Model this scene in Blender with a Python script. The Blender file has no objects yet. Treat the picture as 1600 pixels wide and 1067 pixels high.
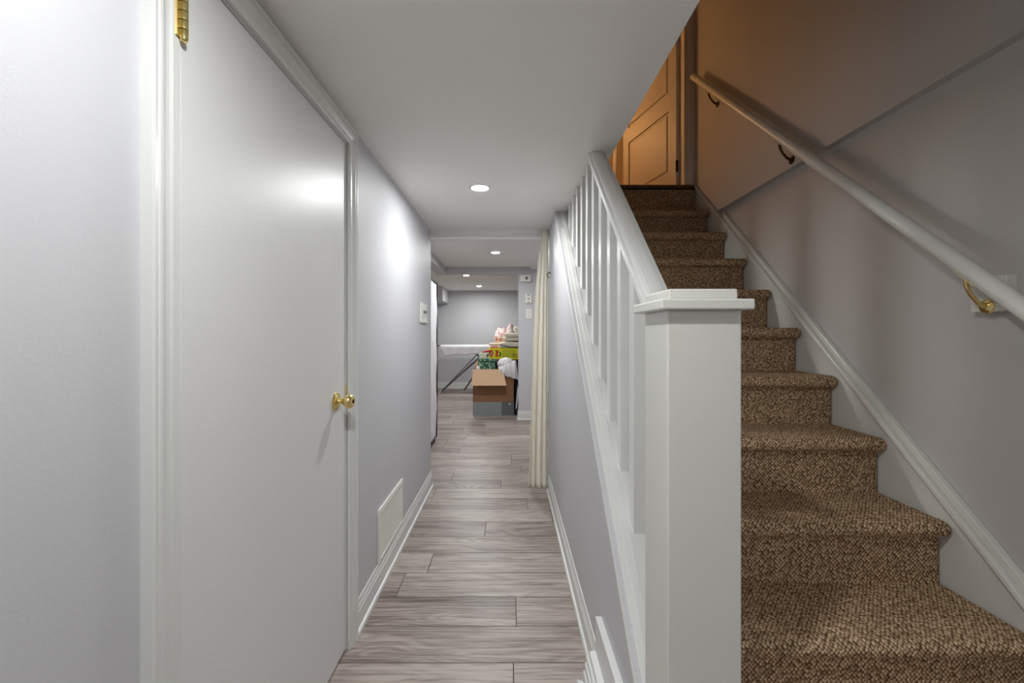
import bpy, bmesh, math, random
from mathutils import Vector, Matrix, noise
random.seed(7)
C = bpy.context.scene.collection
F = 670.0; VX, VY = 796.0, 521.0; H = 1.25
def P(px, py, Y): return Vector(((px-VX)/F*Y, Y, H-(py-VY)/F*Y))

# ---------------------------------------------------------------- camera, world, exposure
cam = bpy.data.objects.new('camera', bpy.data.cameras.new('camera')); C.objects.link(cam)
cam.location = (0, 0, H); cam.rotation_euler = (math.pi/2, 0, 0)
cam.data.sensor_width = 36; cam.data.lens = F*36/1600
cam.data.shift_x = (800-VX)/1600; cam.data.shift_y = -(533.5-VY)/1600
cam.data.clip_start = .02
sc = bpy.context.scene; sc.camera = cam
w = bpy.data.worlds.new('world'); sc.world = w; w.use_nodes = True
w.node_tree.nodes['Background'].inputs[0].default_value = (.5, .5, .55, 1)
w.node_tree.nodes['Background'].inputs[1].default_value = .02
vs = sc.view_settings; vs.view_transform = 'Standard'; vs.look = 'None'; vs.gamma = 1; vs.use_curve_mapping = False
vs.exposure = 0.06
LENS = 700.0          # radiance of the ceiling lamps' lenses
sc.cycles.diffuse_bounces = 8; sc.cycles.max_bounces = 12

# ---------------------------------------------------------------- materials
def lin(c):
    return tuple(((v/255)/12.92 if v/255 <= .04045 else ((v/255+.055)/1.055)**2.4) for v in c)+(1,)
def mat(name, col=None, rough=.5, metal=0, spec=.5):
    m = bpy.data.materials.new(name); m.use_nodes = True
    b = m.node_tree.nodes['Principled BSDF']
    if col is not None: b.inputs['Base Color'].default_value = lin(col) if max(col) > 1.01 else tuple(col)+(1,)
    b.inputs['Roughness'].default_value = rough; b.inputs['Metallic'].default_value = metal
    b.inputs['Specular IOR Level'].default_value = spec
    return m, m.node_tree, b
def N(nt, t, **kw):
    n = nt.nodes.new(t)
    for k, v in kw.items(): setattr(n, k, v)
    return n
def L(nt, a, b): nt.links.new(a, b)
def painted(name, col, rough, bump=.15, scale=220, dist=.001, var=.03, spec=.5):
    m, nt, b = mat(name, col, rough, spec=spec)
    tc = N(nt, 'ShaderNodeTexCoord'); n = N(nt, 'ShaderNodeTexNoise'); n.inputs['Scale'].default_value = scale; n.inputs['Detail'].default_value = 3
    bp = N(nt, 'ShaderNodeBump'); bp.inputs['Strength'].default_value = bump; bp.inputs['Distance'].default_value = dist
    L(nt, tc.outputs['Object'], n.inputs['Vector']); L(nt, n.outputs['Fac'], bp.inputs['Height']); L(nt, bp.outputs['Normal'], b.inputs['Normal'])
    n2 = N(nt, 'ShaderNodeTexNoise'); n2.inputs['Scale'].default_value = 2.3
    mx = N(nt, 'ShaderNodeMix', data_type='RGBA'); c = b.inputs['Base Color'].default_value[:]
    mx.inputs[6].default_value = tuple(v*(1-var) for v in c[:3])+(1,); mx.inputs[7].default_value = tuple(min(1, v*(1+var)) for v in c[:3])+(1,)
    L(nt, tc.outputs['Object'], n2.inputs['Vector']); L(nt, n2.outputs['Fac'], mx.inputs[0]); L(nt, mx.outputs[2], b.inputs['Base Color'])
    return m
M_wall = painted('lavender_grey_wall_paint', (201, 201, 205), .5, .25, 160, .0012, spec=.3)
M_wallR = painted('grey_stairwell_paint', (186, 183, 180), .6, .25, 160, .0012)
M_ceil = painted('ceiling_paint', (240, 239, 236), .85, .1)
M_trim = painted('white_gloss_trim', (222, 223, 221), .33, .12, 90, .0008, .015)
M_trimw = painted('white_stair_trim', (212, 212, 206), .33, .2, 90, .001, .02)
M_door = painted('white_door_paint', (226, 226, 226), .38, .5, 200, .0009, .01)
M_rod = painted('white_enamel', (235, 235, 230), .35, .02)
M_plastic = painted('white_plastic', (236, 234, 228), .4, .02)
M_curtain = painted('cream_curtain_cloth', (242, 238, 226), .85, .3, 500, .0005)
M_white = painted('white_cloth', (232, 230, 234), .85, .3, 300, .001)
M_cream = painted('cream_towel', (226, 220, 204), .95, .8, 180, .004)
M_dark = painted('dark_fabric', (38, 36, 40), .8, .3, 200)
M_black = painted('black_plastic', (26, 26, 28), .45, .05)
M_steel = mat('grey_steel', (120, 118, 124), .4, .6)[0]
M_brown = painted('brown_painted_steel', (84, 66, 58), .5, .05)
M_brass = mat('polished_brass', (240, 218, 150), .16, 1)[0]
M_bronze = mat('dark_bronze', (70, 52, 34), .4, .8)[0]
M_dkwood = painted('dark_stained_wood', (74, 44, 30), .35, .2, 60)
M_card = painted('kraft_cardboard', (216, 180, 146), .8, .15, 120, .0006, .05)
M_cardb = painted('shaded_cardboard_face', (136, 98, 70), .8, .15, 120, .0006, .05)  # same cardboard as the flap, with its shadow put into the colour
M_cardg = painted('printed_blue_grey_card', (138, 144, 146), .7, .1, 90, .0005, .1)
M_cardg2 = painted('printed_dark_grey_card', (98, 102, 106), .7, .1, 90, .0005, .1)
M_yel = painted('yellow_print', (232, 224, 30), .45, .02)
M_yel2 = painted('olive_yellow_print', (196, 196, 26), .45, .02)
M_red = painted('red_print', (206, 46, 26), .5, .02)
M_dgreen = painted('green_print', (60, 120, 30), .5, .02)
M_pbrown = painted('brown_print', (120, 84, 20), .5, .02)
M_pink = painted('pale_pink_cloth', (240, 206, 192), .9, .3, 150)
M_orange = painted('orange_cloth', (232, 140, 104), .9, .3, 150)
M_pale = painted('pale_green_card', (214, 218, 196), .6, .1)
M_grey = painted('grey_knit', (118, 112, 102), .95, .8, 120, .004)
M_up = painted('upstairs_wall_paint', (205, 190, 165), .7, .1)
M_updoor = painted('upstairs_door_paint', (222, 214, 200), .45, .1)

def emit(name, col, s):
    m, nt, b = mat(name, (1, 1, 1), .5)
    b.inputs['Emission Color'].default_value = col+(1,); b.inputs['Emission Strength'].default_value = s
    return m
M_lens = emit('lit_lamp_lens', (.98, 1, .985), LENS)
M_lens3 = emit('lit_hall_lens', (.98, 1, .985), LENS*.9)
M_lens2 = emit('lit_far_room_lens', (.98, 1, .985), LENS*1.4)

def ramp(nt, src, stops):
    r = N(nt, 'ShaderNodeValToRGB'); e = r.color_ramp.elements
    while len(e) < len(stops): e.new(.5)
    for i, (p, c) in enumerate(stops): e[i].position = p; e[i].color = lin(c) if max(c) > 1.01 else tuple(c)+(1,)
    L(nt, src, r.inputs[0]); return r
def math_(nt, op, a, b=None):
    m = N(nt, 'ShaderNodeMath', operation=op)
    for i, v in enumerate((a, b)):
        if v is None: continue
        if isinstance(v, (int, float)): m.inputs[i].default_value = v
        else: L(nt, v, m.inputs[i])
    return m.outputs[0]

def floor_material():
    m, nt, b = mat('greyed_oak_laminate', (150, 138, 132), .38)
    tc = N(nt, 'ShaderNodeTexCoord'); at = N(nt, 'ShaderNodeAttribute', attribute_name='plank')
    sx = N(nt, 'ShaderNodeSeparateXYZ'); L(nt, tc.outputs['Object'], sx.inputs[0])
    r = math_(nt, 'MULTIPLY', at.outputs['Fac'], 37.0)
    def vec(kx, ky, kr=1):
        c = N(nt, 'ShaderNodeCombineXYZ')
        L(nt, math_(nt, 'ADD', math_(nt, 'MULTIPLY', sx.outputs[0], kx), r), c.inputs[0])
        L(nt, math_(nt, 'MULTIPLY', sx.outputs[1], ky), c.inputs[1]); L(nt, r, c.inputs[2]); return c.outputs[0]
    def noi(v, sc_, det=4, dist=0):
        n = N(nt, 'ShaderNodeTexNoise'); n.inputs['Scale'].default_value = sc_; n.inputs['Detail'].default_value = det
        n.inputs['Distortion'].default_value = dist; L(nt, v, n.inputs['Vector']); return n.outputs['Fac']
    streak = noi(vec(1.6, 42), 2.0, 9)
    fine = noi(vec(7.0, 260), 2.0, 4)
    broad = noi(vec(.9, 5.5), 1.6, 2)
    ring = math_(nt, 'SINE', math_(nt, 'MULTIPLY', noi(vec(1.3, 7.0), 1.0, 1, .3), 95.0))
    ring = math_(nt, 'MULTIPLY', ring, math_(nt, 'GREATER_THAN', broad, .46))
    v = math_(nt, 'ADD', math_(nt, 'MULTIPLY', streak, .50), math_(nt, 'MULTIPLY', fine, .34))
    v = math_(nt, 'ADD', v, math_(nt, 'MULTIPLY', broad, .30))
    v = math_(nt, 'ADD', v, math_(nt, 'MULTIPLY', ring, .032))
    v = math_(nt, 'ADD', v, math_(nt, 'MULTIPLY', math_(nt, 'SUBTRACT', at.outputs['Fac'], .5), .10))
    cr = ramp(nt, v, [(.38, (84, 72, 66)), (.49, (126, 112, 106)), (.575, (156, 143, 136)), (.70, (184, 173, 166))])
    L(nt, cr.outputs[0], b.inputs['Base Color'])
    bp = N(nt, 'ShaderNodeBump'); bp.inputs['Strength'].default_value = .15; bp.inputs['Distance'].default_value = .001
    L(nt, v, bp.inputs['Height']); L(nt, bp.outputs[0], b.inputs['Normal'])
    return m
M_floor = floor_material()

def carpet_material(name='brown_loop_carpet'):
    m, nt, b = mat(name, (120, 100, 80), .95, spec=.1)
    uv = N(nt, 'ShaderNodeUVMap'); uv.uv_map = 'uv'
    s = N(nt, 'ShaderNodeSeparateXYZ'); L(nt, uv.outputs[0], s.inputs[0])
    K = 100.0
    # sheared loop lattice
    c = N(nt, 'ShaderNodeCombineXYZ')
    ua, va = math_(nt, 'MULTIPLY', s.outputs[0], 84.0), math_(nt, 'MULTIPLY', s.outputs[1], 74.0)
    L(nt, math_(nt, 'ADD', ua, va), c.inputs[0]); L(nt, math_(nt, 'SUBTRACT', ua, va), c.inputs[1])
    vo = N(nt, 'ShaderNodeTexVoronoi', voronoi_dimensions='2D'); vo.inputs['Scale'].default_value = 1; vo.inputs['Randomness'].default_value = .46
    L(nt, c.outputs[0], vo.inputs['Vector'])
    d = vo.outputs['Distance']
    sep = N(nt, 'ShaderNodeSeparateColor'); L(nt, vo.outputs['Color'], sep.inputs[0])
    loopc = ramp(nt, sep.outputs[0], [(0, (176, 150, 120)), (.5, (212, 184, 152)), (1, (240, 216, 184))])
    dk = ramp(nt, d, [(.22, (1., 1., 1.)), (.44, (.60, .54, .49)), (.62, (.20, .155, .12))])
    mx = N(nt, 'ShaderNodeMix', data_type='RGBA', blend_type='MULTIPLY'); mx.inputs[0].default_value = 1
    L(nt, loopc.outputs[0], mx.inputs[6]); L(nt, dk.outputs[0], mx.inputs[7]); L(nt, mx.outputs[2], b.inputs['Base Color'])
    bp = N(nt, 'ShaderNodeBump', invert=True); bp.inputs['Strength'].default_value = .9; bp.inputs['Distance'].default_value = .004
    L(nt, d, bp.inputs['Height']); L(nt, bp.outputs[0], b.inputs['Normal'])
    return m
M_carpet = carpet_material()

def speckle(name, cols, scale, rough=.8, kind='noise'):
    m, nt, b = mat(name, (128, 128, 128), rough)
    tc = N(nt, 'ShaderNodeTexCoord'); n = N(nt, 'ShaderNodeTexNoise'); n.inputs['Scale'].default_value = scale; n.inputs['Detail'].default_value = 3
    L(nt, tc.outputs['Object'], n.inputs['Vector'])
    r = ramp(nt, n.outputs['Fac'], cols); L(nt, r.outputs[0], b.inputs['Base Color']); return m
M_greenpat = speckle('green_leaf_pattern', [(.4, (24, 66, 50)), (.5, (50, 112, 84)), (.56, (96, 150, 118)), (.64, (196, 214, 196))], 55)
M_floral = speckle('white_and_red_floral_cloth', [(.34, (176, 60, 48)), (.42, (226, 160, 148)), (.49, (238, 222, 218)), (.66, (240, 234, 230))], 24)
M_pinkmarb = speckle('pink_white_plastic', [(.4, (226, 190, 186)), (.6, (240, 232, 230))], 10, .4)
M_darkpat = speckle('dark_woven_pattern', [(.45, (14, 16, 24)), (.58, (40, 44, 60)), (.7, (150, 130, 120))], 60)
mb, nt, b = mat('thin_white_plastic_bag', (234, 232, 236), .35); b.inputs['Transmission Weight'].default_value = .35; b.inputs['Roughness'].default_value = .45
M_bag = mb

# ---------------------------------------------------------------- mesh helpers
def obj(name, bm, m, parent=None, smooth=False, bevel=0, seg=2):
    bmesh.ops.recalc_face_normals(bm, faces=bm.faces[:])
    me = bpy.data.meshes.new(name); bm.to_mesh(me); bm.free()
    if m is not None:
        for x in (m if isinstance(m, (list, tuple)) else [m]): me.materials.append(x)
    if smooth:
        for p in me.polygons: p.use_smooth = True
    o = bpy.data.objects.new(name, me); C.objects.link(o)
    if parent is not None:
        o.parent = parent
        o.matrix_parent_inverse = Matrix.Translation(-world_loc(parent))
    if bevel:
        md = o.modifiers.new('bevel', 'BEVEL'); md.width = bevel; md.segments = seg; md.limit_method = 'ANGLE'; md.angle_limit = .6
        md.harden_normals = False
    if smooth:
        md = o.modifiers.new('edges', 'EDGE_SPLIT'); md.split_angle = .7
    return o
def world_loc(o):
    v = Vector(o.location)
    if o.parent: v = v + Vector(o.matrix_parent_inverse.translation) + world_loc(o.parent)
    return v
def thing(name, label, cat, loc=(0, 0, 0), group=None):
    o = bpy.data.objects.new(name, None); C.objects.link(o); o.location = loc; o.empty_display_size = .1
    o['label'] = label; o['category'] = cat
    if group: o['group'] = group
    return o
def tag(o, label, cat, group=None, kind=None):
    o['label'] = label; o['category'] = cat
    if group: o['group'] = group
    if kind: o['kind'] = kind
    return o
def struct(name, bm, m, label=None, cat=None, **k):
    o = obj(name, bm, m, **k); o['kind'] = 'structure'
    if label: o['label'] = label; o['category'] = cat
    return o
def box(bm, x0, x1, y0, y1, z0, z1, mi=0):
    vs_ = [bm.verts.new((x, y, z)) for x in (x0, x1) for y in (y0, y1) for z in (z0, z1)]
    for f in ((0, 1, 3, 2), (4, 6, 7, 5), (0, 4, 5, 1), (2, 3, 7, 6), (0, 2, 6, 4), (1, 5, 7, 3)):
        fc = bm.faces.new([vs_[i] for i in f]); fc.material_index = mi
    return vs_
def B(*a):
    bm = bmesh.new(); box(bm, *a); return bm
def prism(bm, pts, axis, a, b_, mi=0):
    """closed polygon pts extruded along axis: 'x' takes (y,z), 'y' takes (x,z), 'z' takes (x,y)"""
    def v(p, t): return {'x': (t, p[0], p[1]), 'y': (p[0], t, p[1]), 'z': (p[0], p[1], t)}[axis]
    A = [bm.verts.new(v(p, a)) for p in pts]; Bv = [bm.verts.new(v(p, b_)) for p in pts]
    n = len(pts)
    for i in range(n):
        f = bm.faces.new((A[i], A[(i+1) % n], Bv[(i+1) % n], Bv[i])); f.material_index = mi
    f = bm.faces.new(A); f.material_index = mi; f = bm.faces.new(Bv[::-1]); f.material_index = mi
def sweep(bm, prof, paths, mi=0):
    """prof: list of (w,t); paths(w,t)-> list of points; closed profile strips with end caps"""
    rows = [[bm.verts.new(q) for q in paths(w_, t_)] for w_, t_ in prof]
    n = len(rows)
    for i in range(n):
        a, b_ = rows[i], rows[(i+1) % n]
        for j in range(len(a)-1):
            f = bm.faces.new((a[j], a[j+1], b_[j+1], b_[j])); f.material_index = mi
    bm.faces.new([r[0] for r in rows]); bm.faces.new([r[-1] for r in rows][::-1])
def tube(bm, pts, r, n=12, mi=0):
    pts = [Vector(p) for p in pts]; rings = []
    for i, p in enumerate(pts):
        d = (pts[min(i+1, len(pts)-1)]-pts[max(i-1, 0)]).normalized()
        u = d.cross(Vector((0, 0, 1)));
        if u.length < .05: u = d.cross(Vector((1, 0, 0)))
        u.normalize(); v = d.cross(u); rr = r[i] if isinstance(r, (list, tuple)) else r
        rings.append([bm.verts.new(p+u*math.cos(2*math.pi*k/n)*rr+v*math.sin(2*math.pi*k/n)*rr) for k in range(n)])
    for a, b_ in zip(rings, rings[1:]):
        for k in range(n): bm.faces.new((a[k], a[(k+1) % n], b_[(k+1) % n], b_[k])).material_index = mi
    bm.faces.new(rings[0]).material_index = mi; bm.faces.new(rings[-1][::-1]).material_index = mi
def lathe(bm, prof, o, axis='z', n=32, mi=0):
    """prof (r,h) about the axis through o"""
    rings = []
    for r, h in prof:
        ring = []
        for k in range(n):
            c, s = math.cos(2*math.pi*k/n)*r, math.sin(2*math.pi*k/n)*r
            q = {'z': (c, s, h), 'x': (h, c, s), 'y': (c, h, s)}[axis]
            ring.append(bm.verts.new(Vector(o)+Vector(q)))
        rings.append(ring)
    for a, b_ in zip(rings, rings[1:]):
        for k in range(n): bm.faces.new((a[k], a[(k+1) % n], b_[(k+1) % n], b_[k])).material_index = mi
    bm.faces.new(rings[0]).material_index = mi; bm.faces.new(rings[-1][::-1]).material_index = mi
def blob(bm, c, r, amp=.08, freq=3, seed=0, sub=4, fn=None):
    t = bmesh.ops.create_icosphere(bm, subdivisions=sub, radius=1)
    for v in t['verts']:
        p = v.co.copy(); k = 1+amp*noise.noise(p*freq+Vector((seed, seed*2, 0)))+amp*.5*noise.noise(p*freq*2.7+Vector((seed, 0, 5)))
        q = Vector((p.x*r[0], p.y*r[1], p.z*r[2]))*k
        if fn: q = fn(q)
        v.co = Vector(c)+q

# ---------------------------------------------------------------- dimensions
XL = -.64           # left wall
CZ = 2.09           # hall ceiling
YE = 3.47           # end of the hall ceiling
XK = .315           # knee wall face
def stairline(Y): return .638+.905*(Y-1.348)     # top of the sloped stringer
def tread(k): return 2.34 if k == 5 else 1.277+.206*k
def riser(k): return 1.602+.2303*(k+2)
XS = 1.38
def skirt(Y): return .53+.893*(Y-1.142)
XR, XU = 1.395, 1.36
FAR = 9.85

# ---------------------------------------------------------------- floor of planks
def floor_mesh():
    bm = bmesh.new(); lay = bm.faces.layers.float.new('plank')
    known = {-1: .015, 1: .03, 3: -.43, 5: -.154, 7: .13, 9: -.07, 10: -.5, 0: -.9, 2: .75, 4: .62, 6: -1.0, 8: .7}
    Wd = .2035
    for r in range(-28, 42):
        y0 = 1.628+r*Wd; x0 = known.get(r, random.uniform(-1, 1)); x = x0-1.29*3
        while x < 2.8:
            rnd = random.random(); a, b_ = max(x, -3.3), min(x+1.29, 2.8)
            if b_ > a+.01 and y0 < FAR+.1:
                g = .0011; c = .0022
                top = [bm.verts.new((X, Y, 0)) for X, Y in ((a+c, y0+c), (b_-c, y0+c), (b_-c, y0+Wd-c), (a+c, y0+Wd-c))]
                low = [bm.verts.new((X, Y, -.0022)) for X, Y in ((a, y0), (b_, y0), (b_, y0+Wd), (a, y0+Wd))]
                f = bm.faces.new(top); f[lay] = rnd
                for i in range(4):
                    f = bm.faces.new((low[i], low[(i+1) % 4], top[(i+1) % 4], top[i])); f[lay] = rnd; f.material_index = 1
            x += 1.29
    for f in bm.faces: f.normal_update()
    return bm
mgap = painted('plank_joint', (104, 92, 88), .6, .05)
fl = struct('floor', floor_mesh(), [M_floor, mgap])
for p in fl.data.polygons:
    pass

# ---------------------------------------------------------------- walls and ceilings
bm = bmesh.new()   # left wall with door opening
box(bm, XL-.12, XL, -4, .80, 0, CZ+.1); box(bm, XL-.12, XL, 1.702, 3.49, 0, CZ+.1); box(bm, XL-.12, XL, .80, 1.702, 2.003, CZ+.1)
struct('wall_left', bm, M_wall)
struct('wall_closet', B(XL-.8, XL-.7, .6, 1.9, 0, 2.1), M_wall)
bm = bmesh.new(); box(bm, XL, .48, -4, YE, CZ, 2.32); box(bm, .48, 2.7, -4, .3, CZ, 2.32)
struct('ceiling', bm, M_ceil)
bm = bmesh.new(); box(bm, XL, XK, YE, YE+.1, 2.03, 2.32); struct('wall_header', bm, M_ceil)
# knee wall below the balustrade
bm = bmesh.new(); prism(bm, [(1.05, 0), (3.36, 0), (3.36, CZ-.001), (2.95, CZ-.001), (1.05, stairline(1.05)-.012)], 'x', XK, .484)
prism(bm, [(.60, 0), (1.05, 0), (1.05, stairline(1.05)-.012), (.60, stairline(.60)-.012+.06)], 'x', XK, .328)
struct('wall_knee', bm, M_wall)
bm = bmesh.new(); box(bm, XK, XR, 3.36, YE+.02, 0, 2.3); struct('wall_understair', bm, M_wall)
# right wall, lower recessed part and upper protruding part
bm = bmesh.new(); box(bm, XR, XR+.12, -.3, 3.36, 0, 2.3); struct('wall_right', bm, M_wallR)
yc = 1.142+(2.052-.53-.04)/.893
bm = bmesh.new(); prism(bm, [(-.3, 2.052), (yc, 2.052), (3.4, skirt(3.4)+.04), (3.4, 4.8), (-.3, 4.8)], 'x', XU, XR+.12)
struct('wall_right_upper', bm, M_wallR)
struct('wall_rear', B(XL-.12, 2.7, -4.1, -4, 0, 2.3), M_wall)
struct('wall_rear_right', B(2.6, 2.7, -4, -.3, 0, 2.3), M_wall)
struct('wall_rear_return', B(XR, 2.7, -.3, -.2, 0, 2.3), M_wall)
# stairwell above the hall ceiling
struct('wall_stairwell_left', B(.38, .48, .3, 3.17, 2.32, 4.8), M_up)
struct('wall_stairwell_front', B(.38, XR, .2, .3, 2.32, 4.8), M_up)
bm = bmesh.new()   # wall with the upstairs doorway
box(bm, -2.6, .46, 3.17, 3.28, 2.34, 4.8); box(bm, .46, 1.32, 3.17, 3.28, 4.38, 4.8); box(bm, 1.32, 2.3, 3.17, 3.28, 2.34, 4.8)
struct('wall_upstairs', bm, M_up)
struct('wall_upstairs_far', B(-2.6, 2.3, 6.0, 6.6, 2.34, 4.8), M_up)
struct('wall_upstairs_side', B(2.2, 2.3, 3.28, 6.5, 2.34, 4.8), M_up)
struct('wall_upstairs_left', B(-2.6, -2.5, 3.28, 6.5, 2.34, 4.8), M_up)
struct('ceiling_upstairs', B(-2.6, 2.3, .2, 6.6, 4.8, 4.9), M_ceil)
struct('floor_upstairs', B(-2.6, 2.3, 3.2, 6.6, 2.25, 2.339), M_dkwood)
# far room
bm = bmesh.new(); box(bm, -3.3, 2.0, YE+.1, FAR+.1, 2.235, 2.25)
box(bm, -.92, 1.1, YE+.1, 6.2, 2.212, 2.235)
struct('ceiling_far_room', bm, M_ceil)
bm = bmesh.new(); box(bm, -1.06, 1.1, 6.2, 6.34, 2.11, 2.235); struct('trim_beam', bm, M_wall)
bm = bmesh.new(); box(bm, -1.06, -.922, YE+.1, 6.2, 2.11, 2.235); struct('trim_beam_side', bm, M_wall)
struct('wall_far', B(-3.3, 2.0, FAR, FAR+.1, 0, 2.24), M_wall)
struct('wall_far_left', B(-3.4, -3.3, 3.4, FAR+.1, 0, 2.24), M_wall)
struct('wall_far_near', B(-3.3, XL-.12, 3.39, 3.49, 0, 2.24), M_wall)
struct('wall_partition', B(.13, 1.1, 6.2, 6.32, 0, 2.11), M_wall)
struct('wall_far_right', B(1.0, 1.1, YE+.02, 6.2, 0, 2.22), M_wall)
struct('wall_far_room_right', B(1.9, 2.0, 6.32, FAR, 0, 2.24), M_wall)
struct('wall_duct_box', B(-3.3, -1.39, 8.92, FAR, 1.935, 2.235), M_wall)

# ---------------------------------------------------------------- baseboards
BP = [(0, 0), (.022, 0), (.022, .014), (.018, .02), (.012, .022), (.012, .088), (.009, .092), (.009, .100), (.0105, .104), (.007, .112), (.006, .122), (.004, .13), (0, .13)]
def base(name, pathf, m=M_trim):
    bm = bmesh.new(); sweep(bm, BP, pathf); return struct(name, bm, m)
base('baseboard_left', lambda t, z: [(XL+t, 1.757, z), (XL+t, 3.49+t, z), (XL-.12, 3.49+t, z)])
base('baseboard_right', lambda t, z: [(XK-t, 1.40, z), (XK-t, 3.40, z)])
base('baseboard_partition', lambda t, z: [(.13-t, 6.32, z), (.13-t, 6.2-t, z), (1.0, 6.2-t, z)])
base('baseboard_far', lambda t, z: [(-3.3, FAR-t, z), (2.0, FAR-t, z)])
# thicker plinth at the foot of the stairs
bm = bmesh.new(); box(bm, .293, XK, .60, 1.465, 0, .285); struct('trim_skirt', bm, M_trim, bevel=.002)
PP = [(0, 0), (.062, 0), (.062, .055), (.058, .062), (.042, .064), (.042, .10), (.036, .104), (.036, .128), (.030, .132), (.030, .148), (.022, .152), (.020, .166), (0, .170)]
bm = bmesh.new(); sweep(bm, PP, lambda t, z: [(.293-t, .60, z), (.293-t, 1.462-(.0 if t < .05 else -.012), z)]); struct('baseboard_plinth', bm, M_trim)

# ---------------------------------------------------------------- left door
CP = [(0, 0), (0, .009), (.005, .012), (.012, .0095), (.020, .010), (.030, .0145), (.037, .0185), (.043, .0185), (.045, .0165), (.049, .0165), (.051, .0205), (.058, .022), (.064, .020), (.064, 0)]
bm = bmesh.new()
sweep(bm, CP, lambda w_, t: [(XL+t, .807-w_, 0), (XL+t, .807-w_, 2.003+w_), (XL+t, 1.695+w_, 2.003+w_), (XL+t, 1.695+w_, 0)])
d1 = bpy.data.objects.new('door_1', None); C.objects.link(d1); d1.location = (XL, 1.26, 0); d1['kind'] = 'structure'
d1['label'] = 'flat white closet door with brass knob on the left wall'; d1['category'] = 'door'
obj('door_casing', bm, M_trim, d1)
bm = bmesh.new(); box(bm, XL-.12, XL-.003, .80, .8375, 0, 2.003); box(bm, XL-.12, XL-.003, 1.691, 1.702, 0, 2.003); box(bm, XL-.12, XL-.003, .8375, 1.691, 1.998, 2.003)
box(bm, XL-.12, XL-.045, .8375, .85, 0, 1.998); box(bm, XL-.12, XL-.045, 1.68, 1.691, 0, 1.998)
obj('door_jamb', bm, M_trim, d1)
obj('door_slab', B(XL-.04, XL-.005, .841, 1.688, .010, 1.994), M_door, d1, bevel=.0015)
ky, kz, kx = 1.592, .998, XL-.005
kb = obj('door_knob', None or (lambda bm: (lathe(bm, [(.001, 0), (.034, 0), (.0345, .003), (.031, .007), (.022, .010), (.014, .012), (.0115, .016), (.0115, .028), (.014, .031), (.021, .035), (.0255, .042), (.0265, .050), (.0245, .058), (.019, .064), (.013, .066), (.012, .064), (.001, .064)], (kx, ky, kz), 'x', 40), bm)[1])(bmesh.new()), M_brass, d1, smooth=True)
bm = bmesh.new(); box(bm, kx+.062, kx+.068, ky-.0025, ky+.0025, kz-.007, kz+.007)
obj('lock_button', bm, M_bronze, kb)
obj('latch_plate', B(kx-.002, kx+.0035, 1.683, 1.6945, .975, 1.045), M_brass, d1, bevel=.001)
bm = bmesh.new()
for i in range(5):
    z0 = 1.824+i*.0178; lathe(bm, [(.0072, z0+.0005), (.0078, z0+.001), (.0078, z0+.0165), (.0072, z0+.0172)], (XL+.004, .8375, 0), 'z', 16)
lathe(bm, [(.005, 1.819), (.0065, 1.821), (.0065, 1.825)], (XL+.004, .8375, 0), 'z', 12)
box(bm, XL-.004, XL+.002, .824, .8375, 1.826, 1.912)
obj('hinge', bm, M_brass, d1, smooth=True)

# ---------------------------------------------------------------- vent register
vt = thing('vent_grille', 'white metal return air grille low on the left hall wall above the baseboard', 'vent', (XL, 2.31, .13))
y0, y1, z0, z1 = 2.078, 2.54, .128, .392
bm = bmesh.new()
sweep(bm, [(0, .001), (0, .009), (.02, .012), (.024, .004), (.024, .001)], lambda w_, t: [(XL+t, y0+w_, z0+w_), (XL+t, y0+w_, z1-w_), (XL+t, y1-w_, z1-w_), (XL+t, y1-w_, z0+w_), (XL+t, y0+w_, z0+w_)])
box(bm, XL+.002, XL+.010, (y0+y1)/2-.006, (y0+y1)/2+.006, z0+.02, z1-.02)
obj('grille_frame', bm, M_plastic, vt)
bm = bmesh.new()
nz = 22
for side in ((y0+.024, (y0+y1)/2-.006), ((y0+y1)/2+.006, y1-.024)):
    for i in range(nz):
        zz = z0+.026+(z1-z0-.052)*i/(nz-1)
        prism(bm, [(XL+.003, zz+.002), (XL+.009, zz-.002), (XL+.010, zz-.0005), (XL+.004, zz+.0035)], 'y', side[0], side[1])
    n = 10
    for i in range(n):
        yy = side[0]+(side[1]-side[0])*(i+.5)/n; box(bm, XL+.003, XL+.0105, yy-.0015, yy+.0015, z0+.024, z1-.024)
obj('louvres', bm, M_plastic, vt)
obj('shade_backing', B(XL+.0005, XL+.0025, y0+.01, y1-.01, z0+.01, z1-.01), M_dark, vt)  # dark sheet standing in for the shade between the louvres
bm = bmesh.new(); lathe(bm, [(.004, .010), (.004, .012), (.001, .0128)], (XL, y0+.012, (z0+z1)/2-.02), 'x', 10); obj('screw', bm, M_plastic, vt)

# ---------------------------------------------------------------- wall plates
sw = thing('light_switch', 'white double switch plate on the left hall wall near its far end', 'light switch', (XL, 3.19, 1.40))
obj('cover_plate', B(XL, XL+.007, 3.06, 3.31, 1.336, 1.474), M_plastic, sw, bevel=.004)
bm = bmesh.new(); box(bm, XL+.007, XL+.0095, 3.10, 3.27, 1.372, 1.440); obj('switch_panel', bm, M_rod, sw, bevel=.001)
for yy in (3.155, 3.215):
    bm = bmesh.new(); prism(bm, [(XL+.009, 1.395), (XL+.022, 1.408), (XL+.020, 1.417), (XL+.009, 1.419)], 'y', yy-.012, yy+.012); obj('toggle', bm, painted('grey_toggle', (120, 118, 112), .5) if yy < 3.2 else bpy.data.materials['grey_toggle'], sw)
bm = bmesh.new(); prism(bm, [(XL+.002, 1.330), (XL+.012, 1.330), (XL+.014, 1.342), (XL+.007, 1.344), (XL+.002, 1.344)], 'y', 3.07, 3.31); obj('lower_lip', bm, M_plastic, sw)
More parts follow.
